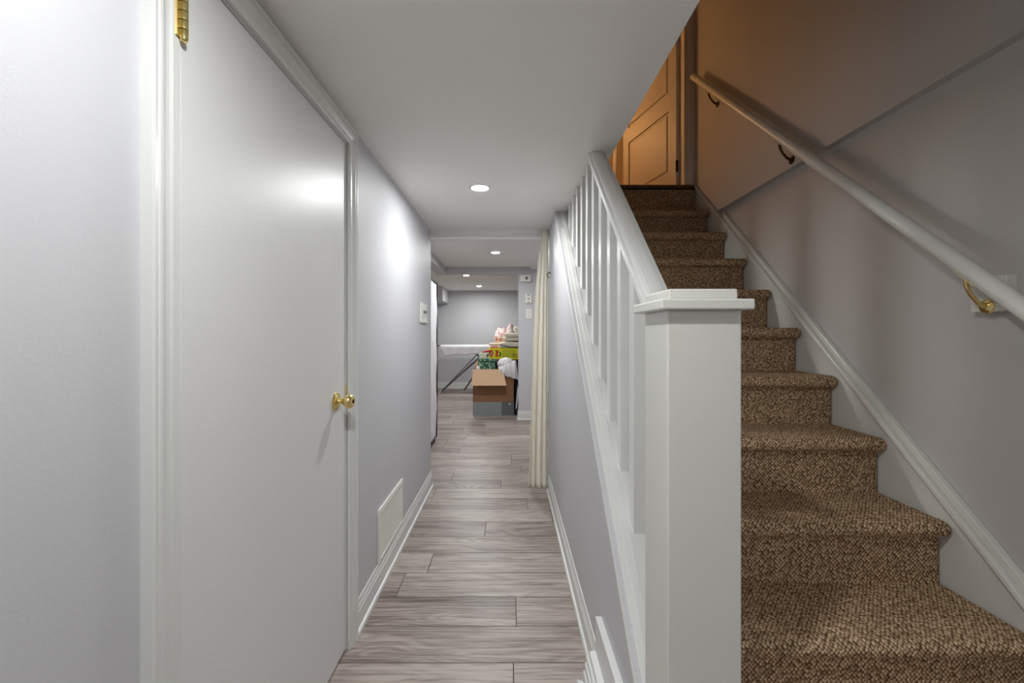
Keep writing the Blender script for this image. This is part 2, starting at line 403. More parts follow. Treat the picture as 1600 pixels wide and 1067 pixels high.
def plate(name, label, cat, px0, px1, py0, py1, depth=.012):
    Yp = 6.2; a = P(px0, py1, Yp); b_ = P(px1, py0, Yp)
    t = thing(name, label, cat, ((a.x+b_.x)/2, Yp, a.z))
    obj('cover_plate', B(a.x, b_.x, Yp-depth, Yp, a.z, b_.z), M_plastic, t, bevel=.006)
    return t, a, b_, Yp-depth
t, a, b_, yy = plate('door_chime', 'wide white box high on the grey partition just under the beam', 'chime box', 813, 829.5, 430, 440.5, .05)
bm = bmesh.new(); cx, cz = a.x*.45+b_.x*.55, (a.z+b_.z)/2; box(bm, cx-.012, cx+.022, yy-.006, yy, cz-.02, cz+.02); obj('dial', bm, M_grey, t, bevel=.003)
t, a, b_, yy = plate('thermostat', 'small white wall control under the white box on the partition', 'thermostat', 820.5, 831, 459, 474, .02)
bm = bmesh.new(); cx, cz = (a.x+b_.x)/2, (a.z+b_.z)/2; lathe(bm, [(.010, -.006), (.010, 0)], (cx, yy, cz-.005), 'y', 14); obj('sensor', bm, M_grey, t)
for dz in (-.05, .05):
    bm = bmesh.new(); box(bm, cx-.018, cx+.018, yy-.003, yy, cz+dz-.006, cz+dz+.004); obj('slot', bm, M_grey, t)
t, a, b_, yy = plate('power_outlet', 'white power outlet, lowest plate on the grey partition', 'outlet', 821.5, 831, 482.5, 498, .008)
cx, cz = (a.x+b_.x)/2, (a.z+b_.z)/2
for dz in (-.03, .03):
    bm = bmesh.new(); lathe(bm, [(.017, -.004), (.018, 0)], (cx, yy, cz+dz), 'y', 16); s = obj('socket', bm, M_rod, t)
    bm = bmesh.new()
    for dx in (-.006, .006): box(bm, cx+dx-.0012, cx+dx+.0012, yy-.005, yy-.003, cz+dz-.004, cz+dz+.006)
    obj('slots', bm, M_black, s)
br = P(832, 419, 6.1); tag(obj('motion_sensor', B(br.x-.03, br.x+.07, 6.08, 6.2, br.z, br.z+.09), M_plastic, bevel=.01), 'small sensor box at the ceiling corner beside the curtain', 'sensor')

# ---------------------------------------------------------------- ceiling lamps
def lamp(x, y, z, label, lens=None):
    t = thing('recessed_light', label, 'ceiling light', (x, y, z), 'round recessed ceiling lights')
    bm = bmesh.new(); lathe(bm, [(.044, -.002), (.046, -.004), (.056, -.006), (.062, -.003), (.063, 0), (.044, 0)], (x, y, z), 'z', 40)
    obj('trim_ring', bm, M_rod, t, smooth=True)
    bm = bmesh.new(); lathe(bm, [(.001, -.0025), (.043, -.002), (.044, 0)], (x, y, z), 'z', 40); obj('lens', bm, lens or M_lens, t, smooth=True)
lamp(-.17, 2.47, CZ, 'round recessed light in the hall ceiling, largest in view', M_lens3)
lamp(-.17, .40, CZ, 'recessed light in the hall ceiling just above the newel post, outside the frame')
lamp(-.17, -1.67, CZ, 'recessed light in the hall ceiling behind the viewer')
lamp(1.5, -2.6, CZ, 'added unseen recessed light behind the viewer on the stair side')  # unseen lamp, added to light the stairs and newel
lamp(-.165, 5.09, 2.212, 'recessed light in the raised ceiling just past the curtain rod', M_lens2)
lamp(-.73, 7.25, 2.235, 'recessed light just beyond the grey beam, left one of the far pair', M_lens2)
lamp(-.63, 8.90, 2.235, 'recessed light nearest the far wall, smallest in view', M_lens2)
lamp(-2.3, 5.3, 2.235, 'added recessed light behind the white wardrobe, out of sight')  # unseen lamp, added to raise the light in the far room

# ---------------------------------------------------------------- staircase
st = thing('staircase', 'carpeted staircase with brown looped carpet climbing to the upstairs door', 'staircase', (.93, .9, 0))
def step(k):
    z, y = tread(k), riser(k); zb = tread(k-1) if k > -5 else 0; yb = riser(k+1)+.012
    r = .025; yn = y-.040+r; pts = [(y, zb-.0), (y, z-.05-.004), (y-.004, z-.05)]
    for i in range(13):
        a = -math.pi/2-math.pi*i/12; pts.append((yn+r*math.cos(a)*1.0, z-r+r*math.sin(a)*(1 if i < 6 else 1)))
    pts = [pts[0], pts[1], (y-.002, z-.05)]+pts[3:]+[(yb, z), (yb, z-.06), (y+.03, z-.06), (y+.03, zb)]
    bm = bmesh.new(); uvl = bm.loops.layers.uv.new('uv')
    xs = [.486, XS-.012, XS-.004, XS]; ins = [0, 0, .004, .012]
    cy = sum(p[0] for p in pts)/len(pts)
    acc = [0]
    for a, b_ in zip(pts, pts[1:]): acc.append(acc[-1]+math.dist(a, b_))
    def inset(i, d):
        if d == 0: return pts[i]
        n = len(pts); p0, p1, p2 = Vector(pts[i-1]), Vector(pts[i]), Vector(pts[(i+1) % n])
        e1, e2 = (p1-p0), (p2-p1)
        if e1.length < 1e-6: e1 = e2
        if e2.length < 1e-6: e2 = e1
        e1.normalize(); e2.normalize()
        n1 = Vector((e1.y, -e1.x)); n2 = Vector((e2.y, -e2.x)); nn = (n1+n2)
        if nn.length < .1: nn = n1
        nn.normalize(); q = p1+nn*d*SG; return (q.x, q.y)
    area = sum(pts[i-1][0]*pts[i][1]-pts[i][0]*pts[i-1][1] for i in range(len(pts)))
    global SG; SG = -1 if area > 0 else 1
    rows = [[bm.verts.new((x, *inset(i, d))) for i in range(len(pts))] for x, d in zip(xs, ins)]
    n = len(pts); vk = k*.37
    for j in range(len(xs)-1):
        for i in range(n):
            i2 = (i+1) % n
            try: f = bm.faces.new((rows[j][i], rows[j][i2], rows[j+1][i2], rows[j+1][i]))
            except ValueError: continue
            f.smooth = True
            uvs = {rows[j][i]: (xs[j], acc[i]), rows[j][i2]: (xs[j], acc[i2] if i2 else acc[-1]+.1), rows[j+1][i2]: (xs[j+1]+ins[j+1], acc[i2] if i2 else acc[-1]+.1), rows[j+1][i]: (xs[j+1]+ins[j+1], acc[i])}
            for lp in f.loops: lp[uvl].uv = (uvs[lp.vert][0]+vk, uvs[lp.vert][1]+vk)
    for row in (rows[0], rows[-1]):
        try:
            f = bm.faces.new(row)
            for lp in f.loops: lp[uvl].uv = (lp.vert.co.y, lp.vert.co.z)
        except ValueError: pass
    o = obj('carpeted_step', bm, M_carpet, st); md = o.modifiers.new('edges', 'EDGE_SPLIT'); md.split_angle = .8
    return o
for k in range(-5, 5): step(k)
# top riser and dark landing edge
bm = bmesh.new(); uvl = bm.loops.layers.uv.new('uv'); box(bm, .486, XS, riser(5)-.03, riser(5)-.018, tread(4)-.002, 2.316)
for f in bm.faces:
    for lp in f.loops: lp[uvl].uv = (lp.vert.co.x, lp.vert.co.z)
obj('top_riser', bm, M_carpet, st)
bm = bmesh.new(); prism(bm, [(3.135, 2.328), (3.139, 2.338), (3.15, 2.342), (3.31, 2.342), (3.31, 2.316), (3.139, 2.316)], 'x', .486, XS); obj('landing_edge', bm, M_dkwood, st)
bm = bmesh.new(); prism(bm, [(.95, 0), (3.2, 0), (3.2, 2.2), (1.0, .17)], 'x', .60, .63); obj('carriage', bm, M_dkwood, st)

# skirt board and its moulding along the right wall
tr = thing('stair_skirt', 'white skirt board with raised moulding sloping up the right wall beside the steps', 'skirt board', (XR, 1.0, 0))
bm = bmesh.new(); prism(bm, [(.55, 0), (1.3, 0), (3.33, skirt(3.33)-.4), (3.33, skirt(3.33)+.002), (.55, skirt(.55)+.002)], 'x', XS+.003, XR); obj('board', bm, M_trimw, tr)
def strip(x0, x1, v0, v1, ya=.55, yb=3.16):
    bm = bmesh.new(); prism(bm, [(ya, skirt(ya)+v0), (yb, skirt(yb)+v0), (yb, skirt(yb)+v1), (ya, skirt(ya)+v1)], 'x', x0, x1); return bm
obj('lower_moulding', strip(1.354, XR, 0, .024), M_trimw, tr, bevel=.004)
obj('upper_moulding', strip(1.371, XR, .024, .055, .55, 2.76), M_trimw, tr, bevel=.004)

# ---------------------------------------------------------------- balustrade
bl = thing('balustrade', 'white painted stair balustrade with square newel post and plain balusters', 'balustrade', (.406, .97, 0))
nx0, nx1, ny0, ny1 = .33, .4836, .895, 1.048
bm = bmesh.new(); box(bm, nx0+.0012, nx1, ny0+.004, ny1, 0, 1.30); box(bm, nx0, nx1+.0015, ny0, ny0+.019, 0, 1.30)
nw = obj('newel_post', bm, M_trimw, bl, bevel=.0035, seg=3)
cap = obj('newel_cap', B(nx0-.0195, nx1+.0195, ny0-.0195, ny1+.028, 1.299, 1.3215), M_trimw, bl, bevel=.004, seg=3)
bm = bmesh.new(); lo = (nx0+.004, nx1-.004, ny0+.004, ny1+.012)
box(bm, *lo, 1.3215, 1.344); obj('cap_block', bm, M_trimw, cap, bevel=.004, seg=3)
# sloped handrail
def railz(Y): return 1.385+.905*(Y-1.2)
RP = [(-.042, -.045), (.042, -.045), (.042, -.022), (.040, -.018), (.031, -.016), (.029, -.012), (.026, -.005), (.018, -.001), (.008, .001), (-.008, .001), (-.020, -.001), (-.028, -.006), (-.032, -.014), (-.040, -.018), (-.042, -.022)]
bm = bmesh.new(); sweep(bm, RP, lambda u, v: [(.406+u, 1.045, max(railz(1.045)+v, 1.02)), (.406+u, 2.03, railz(2.03)+v)])
hr = obj('handrail', bm, M_trim, bl)
bm = bmesh.new(); sweep(bm, [(-.024, -.062), (.024, -.062), (.024, -.045), (-.024, -.045)], lambda u, v: [(.406+u, 1.07, railz(1.07)+v), (.406+u, 2.06, railz(2.06)+v)]); obj('rail_fillet', bm, M_trim, hr)
i = 0
for q in [188.2-5.7*0, 0, 0, 0, 0, 0, 0, 0, 0, 0]:
    yf = 1.335+.1585*i; i += 1
    x0, x1, wy = .386, .432, .047
    ztop = min(railz(yf)-.055, CZ); ztopb = min(railz(yf+wy)-.055, CZ)
    bm = bmesh.new(); zb, zb2 = stairline(yf)-.004, stairline(yf+wy)-.004
    if ztop <= zb+.02: break
    prism(bm, [(yf, zb), (yf+wy, zb2), (yf+wy, ztopb), (yf, ztop)], 'x', x0, x1); obj('baluster', bm, M_trim, bl, bevel=.0025)
def sl(x0, x1, v0, v1, ya=1.042, yb=2.96):
    bm = bmesh.new(); yb_ = 1.348+(CZ-.638-v1)/.905
    prism(bm, [(ya, stairline(ya)+v0), (yb_, stairline(yb_)+v0), (yb_, min(CZ, stairline(yb_)+v1)), (ya, stairline(ya)+v1)], 'x', x0, x1); return bm
# the stringer runs past the newel on the hall side
def sl2(x0, x1, v0, v1, ya): return sl(x0, x1, v0, v1, ya)
scap = obj('stringer_cap', sl(.330, .486, -.03, 0), M_trim, bl, bevel=.002)
bm = sl(.3125, .330, -.032, -.012, .90); obj('edge_moulding', bm, M_trimw, scap, bevel=.002)
obj('tread_fillet', sl(.350, .377, -.004, .003), M_trim, scap, bevel=.001)

# ---------------------------------------------------------------- wall handrail
wr = thing('wall_handrail', 'white rounded handrail sloping down the right wall on metal brackets', 'handrail', (1.30, 2.0, 2.1))
def wz(Y): return 1.31+.90*(Y-1.083)
bm = bmesh.new(); R = [( .0215*math.cos(a)*(1.0), .0235*math.sin(a)) for a in [2*math.pi*k/24 for k in range(24)]]
R = [(u, max(v, -.019)) for u, v in R]
sN = math.sqrt(1+.81)
sweep(bm, R, lambda u, v: [(1.302+u, Y-v*.9/sN, wz(Y)+v/sN) for Y in (.25, 1.0, 2.0, 3.04)])
obj('rail', bm, M_trimw, wr, smooth=True)
def bracket(Y, wx, m):
    zr = wz(Y)-.030
    bm = bmesh.new(); tube(bm, [(1.302, Y, zr+.004), (1.302, Y, zr-.018), (1.315, Y, zr-.045), (1.335, Y, zr-.068), (wx-.004, Y, zr-.078)], [.006, .006, .0055, .006, .008], 10)
    b0 = obj('bracket', bm, m, wr, smooth=True)
    bm = bmesh.new(); lathe(bm, [(.001, -.007), (.010, -.007), (.019, -.004), (.021, 0)], (wx, Y, zr-.078), 'x', 20); obj('rosette', bm, m, b0, smooth=True)
    bm = bmesh.new(); sweep(bm, [(-.009, 0), (.009, 0), (.009, .005), (-.009, .005)], lambda u, v: [(1.302+u, Y-.028, zr-.028*.9+v), (1.302+u, Y+.028, zr+.028*.9+v)]); obj('saddle', bm, m, b0)
    for s in (-1, 1):
        bm = bmesh.new(); lathe(bm, [(.001, -.004), (.004, -.003), (.0045, 0)], (1.302, Y+s*.02, zr+s*.018), 'z', 10); obj('screw', bm, m, b0)
bracket(1.222, 1.362, M_brass); bracket(2.065, XU, M_bronze); bracket(2.80, XU, M_bronze)
obj('mounting_block', B(1.362, XR, 1.176, 1.268, 1.312, 1.412), M_trimw, wr, bevel=.003)

# ---------------------------------------------------------------- upstairs door
d2 = bpy.data.objects.new('door_2', None); C.objects.link(d2); d2.location = (1.28, 3.26, 2.342); d2['kind'] = 'structure'
d2['label'] = 'open panelled white door lit orange at the top of the stairs'; d2['category'] = 'door'
bm = bmesh.new(); sweep(bm, [(w_*1.05, t) for w_, t in CP], lambda w_, t: [(1.303+w_*.85, 3.17-t, 2.342), (1.303+w_*.85, 3.17-t, 4.38+w_)]); obj('door_casing', bm, M_updoor, d2)
bm = bmesh.new(); box(bm, 1.300, 1.320, 3.165, 3.285, 2.342, 4.38); box(bm, 1.290, 1.300, 3.165, 3.225, 2.342, 4.38); obj('door_jamb', bm, M_updoor, d2)
hx, hy = 1.268, 3.262
ang = math.atan2(.73, -.205); Dv = Vector((math.cos(ang), math.sin(ang), 0)); Nv = Vector((-Dv.y, Dv.x, 0))
if Nv.y > 0 and Nv.x > 0: Nv = -Nv
Nv = Vector((-abs(Dv.y), -abs(Dv.x), 0))   # visible face looks left and back down the stairs
bm = bmesh.new(); Wd, Hd, T = .765, 2.025, .035
def dp(u, v, t): return Vector((hx, hy, 2.348))+Dv*u+Vector((0, 0, v))+Nv*(t)
# raised panel face as grid of rectangles
def rect(u0, u1, v0, v1, t): return [bm.verts.new(dp(u, v, t)) for u, v in ((u0, v0), (u1, v0), (u1, v1), (u0, v1))]
def ring(a, b_):
    for i in range(4): bm.faces.new((a[i], a[(i+1) % 4], b_[(i+1) % 4], b_[i]))
panels = [(.09, .675, .15, .64), (.09, .675, .77, 1.88)]
us = [0, .09, .675, Wd]; vs2 = [0, .15, .64, .77, 1.88, Hd]
for iu in range(3):
    for iv in range(5):
        if iu == 1 and iv in (1, 3): continue
        bm.faces.new(rect(us[iu], us[iu+1], vs2[iv], vs2[iv+1], 0))
for u0, u1, v0, v1 in panels:
    r = [rect(u0+d, u1-d, v0+d, v1-d, t) for d, t in ((0, 0), (.006, -.009), (.020, -.009), (.034, -.002))]
    for a, b_ in zip(r, r[1:]): ring(a, b_)
    bm.faces.new(r[-1])
back = rect(0, Wd, 0, Hd, -T); front = rect(0, Wd, 0, Hd, 0); ring(front, back); bm.faces.new(back)
bmesh.ops.remove_doubles(bm, verts=bm.verts[:], dist=.0002)
obj('door_slab', bm, M_updoor, d2)
bm = bmesh.new()
for i in range(3): lathe(bm, [(.0062, i*.03+.001), (.0068, i*.03+.003), (.0068, i*.03+.027), (.0062, i*.03+.029)], (1.272, 3.252, 2.475), 'z', 12)
box(bm, 1.262, 1.280, 3.250, 3.256, 2.478, 2.562); obj('hinge', bm, M_bronze, d2, smooth=True)

# cloth hanging behind the edge of the door upstairs
bm = bmesh.new(); rows = []
for j in range(13):
    v = j/12; zz = 3.22-v*.868; row = []
    for i in range(9):
        u = i/8; wd = .05+.09*v
        row.append(bm.verts.new((1.035+.03*u-.04*v+.012*math.sin(u*14+v*4), 4.24+wd*3*(u-.5), zz+.01*math.sin(u*9))))
    rows.append(row)
for a, b_ in zip(rows, rows[1:]):
    for i in range(8): bm.faces.new((a[i], a[i+1], b_[i+1], b_[i]))
o = obj('hanging_cloth', bm, M_white, smooth=True); md = o.modifiers.new('thick', 'SOLIDIFY'); md.thickness = .004
tag(o, 'thin white cloth hanging past the edge of the upstairs door', 'cloth')
ul = thing('ceiling_lamp', 'warm glowing lamp in the upstairs room, out of the frame', 'lamp', (-.35, 4.9, 3.75))
bm = bmesh.new(); lathe(bm, [(.02, .0), (.09, .02), (.13, .08), (.12, .15), (.06, .18), (.02, .19)], (-.35, 4.9, 3.68), 'z', 24)
obj('globe', bm, emit('warm_glass', (1, .50, .18), 70), ul, smooth=True)
bm = bmesh.new(); tube(bm, [(-.35, 4.9, 3.865), (-.35, 4.9, 4.8)], .01, 8); obj('stem', bm, M_bronze, ul)

# ---------------------------------------------------------------- curtain, rod
rd = thing('curtain_rod', 'thin white tension rod spanning the hall end below the header', 'curtain rod', (XL, 3.44, 2.012))
bm = bmesh.new(); tube(bm, [(XL+.004, 3.42, 2.012), (.312, 3.42, 2.012)], .0145, 16); obj('rod', bm, M_rod, rd, smooth=True)
for x in (XL+.004, .311):
    bm = bmesh.new(); lathe(bm, [(.02, -.004), (.02, .004)], (x, 3.42, 2.012), 'x', 16); obj('end_cap', bm, M_rod, rd)
def interp(z, tab):
    for (z0, a), (z1, b_) in zip(tab, tab[1:]):
        if z <= z0 and z >= z1:
            s = (z0-z)/(z0-z1); return a+(b_-a)*s
    return tab[-1][1]
bm = bmesh.new(); rows = []
LT = [(2.075, .257), (1.85, .228), (1.6, .207), (1.2, .19), (.6, .17), (.02, .150)]
RT = [(2.075, .304), (1.2, .306), (.02, .300)]
for j in range(61):
    z = 2.07-j*(2.07-.028)/60; row = []; l, r = interp(z, LT), interp(z, RT)
    for i in range(97):
        s = i/96; ph = 2*math.pi*3.6*s+.9*math.sin(z*1.3)+.7*math.sin(s*5+z)
        am = .009+.010*(2.07-z)/2
        if j < 3: am *= .7
        row.append(bm.verts.new((l+(r-l)*s+.006*math.sin(ph*2+.5)*(1-abs(2*s-1)), 3.405-.0-am*math.cos(ph)-.004*math.sin(3*ph+z*2), z)))
    rows.append(row)
for a, b_ in zip(rows, rows[1:]):
    for i in range(96): bm.faces.new((a[i], a[i+1], b_[i+1], b_[i]))
cu = thing('curtain', 'cream curtain gathered at the right side of the hall end', 'curtain', (.22, 3.4, .03))
o = obj('curtain_panel', bm, M_curtain, cu, smooth=True); md = o.modifiers.new('thick', 'SOLIDIFY'); md.thickness = .003
bm = bmesh.new(); tube(bm, [(.311, 3.30, 1.72), (.298, 3.30, 1.715), (.291, 3.30, 1.70), (.295, 3.30, 1.685), (.306, 3.30, 1.68)], .004, 8); lathe(bm, [(.01, -.004), (.01, 0)], (XK, 3.30, 1.715), 'x', 12)
tag(obj('curtain_hook', bm, M_bronze, smooth=True), 'small dark curtain hook on the knee wall beside the curtain', 'hook')

# ---------------------------------------------------------------- fabric wardrobe
wd = thing('fabric_wardrobe', 'white fabric wardrobe with dark piping just past the left wall', 'wardrobe', (-1.1, 4.55, 0))
x0, x1, y0, y1, z0, z1 = -1.45, -.855, 4.05, 5.05, .05, 1.835
bm = bmesh.new(); bmesh.ops.create_grid
n1, n2 = 10, 16
g = [[bm.verts.new((x1+.006*math.sin(j*1.3+i)-.01*(1 if j == 0 else 0), y0+(y1-y0)*i/n1-.012*math.sin(math.pi*j/n2*2)*(i == n1), z0+(z1-z0)*j/n2)) for i in range(n1+1)] for j in range(n2+1)]
for a, b_ in zip(g, g[1:]):
    for i in range(n1): bm.faces.new((a[i], a[i+1], b_[i+1], b_[i]))
box(bm, x0, x1-.008, y0, y1-.01, z0, z1-.003)
obj('fabric_cover', bm, M_white, wd)
bm = bmesh.new(); tube(bm, [(x1, y0, z1), (x1+.003, y1, z1), (x1+.002, y1-.01, 1.2), (x1+.006, y1-.02, .6), (x1, y1-.02, z0), (x1, y0, z0)], .008, 8); obj('piping', bm, M_dark, wd)
for x, y in ((x1-.03, y1-.05), (x1-.03, y0+.05), (x0+.03, y0+.05), (x0+.03, y1-.05)):
    bm = bmesh.new(); lathe(bm, [(.016, 0), (.018, .01), (.012, .05)], (x, y, 0), 'z', 12); obj('foot', bm, M_black, wd)

# ---------------------------------------------------------------- ironing board
ib = thing('ironing_board', 'ironing board on crossed metal legs against the far wall', 'ironing board', (-.8, 9.2, 0))
Yb, zt = 9.1, 1.005
bm = bmesh.new(); pts = []
for k in range(9):
    a = math.pi/2+math.pi*k/8; pts.append((-1.30+.10*math.cos(a), Yb+.19*math.sin(a)))
pts += [(-.3, Yb-.19), (.02, Yb-.10), (.06, Yb), (.02, Yb+.10), (-.3, Yb+.19)]
prism(bm, pts, 'z', zt-.03, zt); obj('board_top', bm, M_white, ib, bevel=.008)
bm = bmesh.new(); tube(bm, [(-1.33, Yb-.12, zt-.012), (-1.58, Yb-.12, zt-.012), (-1.6, Yb+.12, zt-.012), (-1.33, Yb+.12, zt-.012)], .009, 8); obj('iron_rest', bm, M_steel, ib)
f0 = Vector((-1.46, 9.28, .012)); f1 = Vector((-.15, 9.1, zt-.03))
bm = bmesh.new(); tube(bm, [f0, (-.45, 9.14, zt-.10), f1-Vector((.15, 0, .02))], .02, 10); obj('leg', bm, M_steel, ib)
bm = bmesh.new(); tube(bm, [(-1.45, 9.05, .012), (-.55, 9.10, zt-.06)], .012, 10); obj('leg', bm, M_steel, ib)
bm = bmesh.new(); tube(bm, [(-.98, 9.35, .02), (-.35, 9.2, zt-.05)], .016, 10); obj('leg', bm, M_brown, ib)
bm = bmesh.new(); tube(bm, [(-.86, 9.0, zt-.03), (-.12, 9.22, .25), (0, 9.25, .02)], .014, 10); obj('leg', bm, M_steel, ib)
bm = bmesh.new(); tube(bm, [(-1.46, 9.04, .016), (-1.46, 9.29, .016)], .016, 10); obj('foot_bar', bm, M_plastic, ib)
# cloth over the board
bm = bmesh.new(); n = 60; rows = []
for i in range(n+1):
    s = i/n; x = -1.44+s*1.42
    drop = .225+.008*math.sin(s*21)-.075*s
    if s < .085: drop = .03+.23*(s/.085)
    elif s < .13: drop = .20+.06*(.13-s)/.045
    col = [(x, Yb+.20, zt-.10), (x, Yb+.195, zt+.004), (x, Yb, zt+.005), (x, Yb-.20, zt+.004)]
    for j in range(1, 7): col.append((x+.012*math.sin(s*40)*(j/6)+(.0), Yb-.205-.012*math.sin(s*34+j*.3)*j/6-.01, zt-drop*j/6))
    rows.append([bm.verts.new(c) for c in col])
for a, b_ in zip(rows, rows[1:]):
    for i in range(len(a)-1): bm.faces.new((a[i], a[i+1], b_[i+1], b_[i]))
o = obj('white_cloth', bm, M_white, smooth=True); md = o.modifiers.new('thick', 'SOLIDIFY'); md.thickness = .004
tag(o, 'white cloth draped over the ironing board with a corner hanging down', 'cloth')

# ---------------------------------------------------------------- cardboard box and the pile
cb = thing('cardboard_box', 'open brown cardboard box with blue-grey printed base on the far floor', 'box', (-.24, 6.75, 0))
bx0, bx1, by0, by1, bz = -.556, .070, 6.54, 7.02, .705
bm = bmesh.new()
box(bm, bx0, bx1, by0, by0+.006, .205, bz, 0); box(bm, bx0, -.12, by0-.001, by0+.005, .0, .205, 1); box(bm, -.12, bx1, by0-.001, by0+.005, .0, .205, 2)
box(bm, bx0, bx0+.006, by0, by1, .0, bz, 0); box(bm, bx1-.006, bx1, by0, by1, .0, bz, 0); box(bm, bx0, bx1, by1-.006, by1, 0, bz, 0); box(bm, bx0, bx1, by0, by1, .0, .008, 0)
obj('body', bm, [M_cardb, M_cardg, M_cardg2], cb)
bm = bmesh.new(); box(bm, -.015, .02, by0-.003, by0, .170, .182); obj('white_mark', bm, M_white, cb)
def flap(p, name='flap'):
    bm = bmesh.new(); v = [bm.verts.new(q) for q in p]; bm.faces.new(v); o = obj(name, bm, M_card, cb); md = o.modifiers.new('t', 'SOLIDIFY'); md.thickness = .006; return o
flap([(bx0, by0-.004, bz), (-.10, by0-.004, bz), (-.045, by0-.125, bz-.235), (bx0-.015, by0-.125, bz-.235)])
flap([(bx0, by1, bz), (bx1, by1, bz), (bx1-.02, by1+.03, bz+.10), (bx0+.02, by1+.03, bz+.10)])
# things inside
def heap(bm, x0, x1, y0, y1, z0, z1, n=14, amp=.02, seed=0):
    g = []
    for j in range(n+1):
        g.append([bm.verts.new((x0+(x1-x0)*i/n, y0+(y1-y0)*j/n, z1+amp*noise.noise(Vector((i*.6+seed, j*.6, seed))) - (.03 if i in (0, n) or j in (0, n) else 0))) for i in range(n+1)])
    for a, b_ in zip(g, g[1:]):
        for i in range(n): bm.faces.new((a[i], a[i+1], b_[i+1], b_[i]))
    box(bm, x0, x1, y0, y1, z0, z1-.03)
bm = bmesh.new(); heap(bm, bx0+.012, bx1-.012, by0+.03, by1-.012, .012, .64); tag(obj('dark_blanket', bm, M_dark), 'folded dark blanket filling the cardboard box', 'blanket')
gx = P(747, 577, 6.72).x, P(773.5, 577, 6.72).x
gb = thing('patterned_box', 'green leaf-patterned box sticking out of the cardboard box', 'box', (gx[0]+.1, 6.72, .56))
zt_ = H+(521-561)/F*6.7
bm = bmesh.new(); box(bm, gx[0], gx[1], 6.72, 6.84, .66, zt_-.015); obj('box_body', bm, M_greenpat, gb, bevel=.004)
bm = bmesh.new(); box(bm, gx[0]-.002, gx[1]+.002, 6.698, 6.842, zt_-.03, zt_); obj('lid', bm, M_greenpat, gb, bevel=.003)
a = P(749, 561, 6.78); b_ = P(760.5, 551.5, 6.78); tag(obj('pale_carton', B(a.x, b_.x, 6.74, 6.83, zt_+.001, b_.z), M_pale, bevel=.006), 'small pale carton standing on the green patterned box', 'carton')
a = P(774, 577, 6.86); b_ = P(783, 562, 6.86); tag(obj('dark_fabric_roll', (lambda bm: (tube(bm, [(a.x, 6.93, .70), (a.x+.0, 6.93, .80), (b_.x-.02, 6.93, .80), (b_.x, 6.93, .70)], .055, 14), bm)[1])(bmesh.new()), M_darkpat, smooth=True), 'dark speckled fabric roll between green box and white bag', 'fabric')
bm = bmesh.new(); tube(bm, [(bx0+.035, 6.66, .66), (bx0+.03, 6.64, .76), (bx0+.045, 6.64, .80), (bx0+.06, 6.645, .70)], .014, 10); tag(obj('tan_strap', bm, M_card, smooth=True), 'tan looped strap at the left rim of the cardboard box', 'strap')
bm = bmesh.new(); blob(bm, (bx0+.075, 6.60, .705), (.03, .03, .045), .1, 2, 3, 3); tag(obj('white_sock', bm, M_white, smooth=True), 'small white bundle tucked left of the green box', 'bundle')

# black crate behind carries the yellow box
cr = thing('storage_crate', 'tall black storage crate behind the cardboard box', 'crate', (0, 7.3, 0))
a = P(763, 561.5, 7.1); cz = a.z
bm = bmesh.new(); prism(bm, [(-.28, 0), (.46, 0), (.50, cz-.03), (-.32, cz-.03)], 'y', 7.10, 7.78); obj('body', bm, M_black, cr, bevel=.01)
obj('lid', B(-.34, .52, 7.075, 7.80, cz-.03, cz), M_black, cr, bevel=.008)
for x in (-.25, .0, .25): obj('rib', B(x-.01, x+.01, 7.088, 7.10, .05, cz-.06), M_black, cr)
a0 = P(763.5, 561, 7.1); b0 = P(812, 544, 7.1)
yb = thing('yellow_food_box', 'yellow printed box with a red oval lying on the black crate', 'box', (a0.x, 7.2, cz))
x0, x1, z0, z1 = a0.x, b0.x+.03, cz+.001, b0.z; yf = 7.09
bm = bmesh.new(); box(bm, x0, x1, yf, yf+.62, z0, z1); obj('carton', bm, M_yel, yb, bevel=.004)
bm = bmesh.new(); xo = P(777, 550, 7.1).x; xe = P(783, 550, 7.1).x
box(bm, xo+.08, x1-.09, yf-.002, yf, z0+.035, z1-.02); obj('olive_panel', bm, M_yel2, yb)
def disc(cx, cz_, rx, rz, yy, m, name, parent, n=28):
    bm = bmesh.new(); A = [(cx+rx*math.cos(2*math.pi*k/n), cz_+rz*math.sin(2*math.pi*k/n)) for k in range(n)]; prism(bm, A, 'y', yy-.002, yy); return obj(name, bm, m, parent)
c0 = P(767.8, 552, 7.09)
e = disc(c0.x, c0.z, .030, .058, yf, M_red, 'red_oval', yb)
bm = bmesh.new()
prism(bm, [(c0.x-.014, c0.z-.01), (c0.x+.008, c0.z+.034), (c0.x+.012, c0.z+.02), (c0.x-.004, c0.z-.012)], 'y', yf-.004, yf-.002)
prism(bm, [(c0.x+.0, c0.z-.035), (c0.x+.014, c0.z-.03), (c0.x+.016, c0.z-.016), (c0.x+.002, c0.z-.018)], 'y', yf-.004, yf-.002); obj('white_mark', bm, M_white, e)
c1 = P(776.4, 552, 7.09)
bm = bmesh.new()
for (dx, dz, wx_, wz_) in ((-.026, .03, .052, .02), (-.016, -.03, .03, .06), (-.026, -.052, .054, .02), (.012, .0, .014, .03)): box(bm, c1.x+dx, c1.x+dx+wx_, yf-.003, yf, c1.z+dz, c1.z+dz+wz_)
obj('red_figure', bm, M_red, yb)
c2 = P(781.5, 553, 7.09); bm = bmesh.new(); prism(bm, [(c2.x-.013, c2.z-.04), (c2.x+.015, c2.z-.04), (c2.x+.016, c2.z+.03), (c2.x-.004, c2.z+.045), (c2.x-.013, c2.z+.02)], 'y', yf-.003, yf); obj('green_mark', bm, M_dgreen, yb)
c3 = P(804.5, 556, 7.09); bm = bmesh.new()
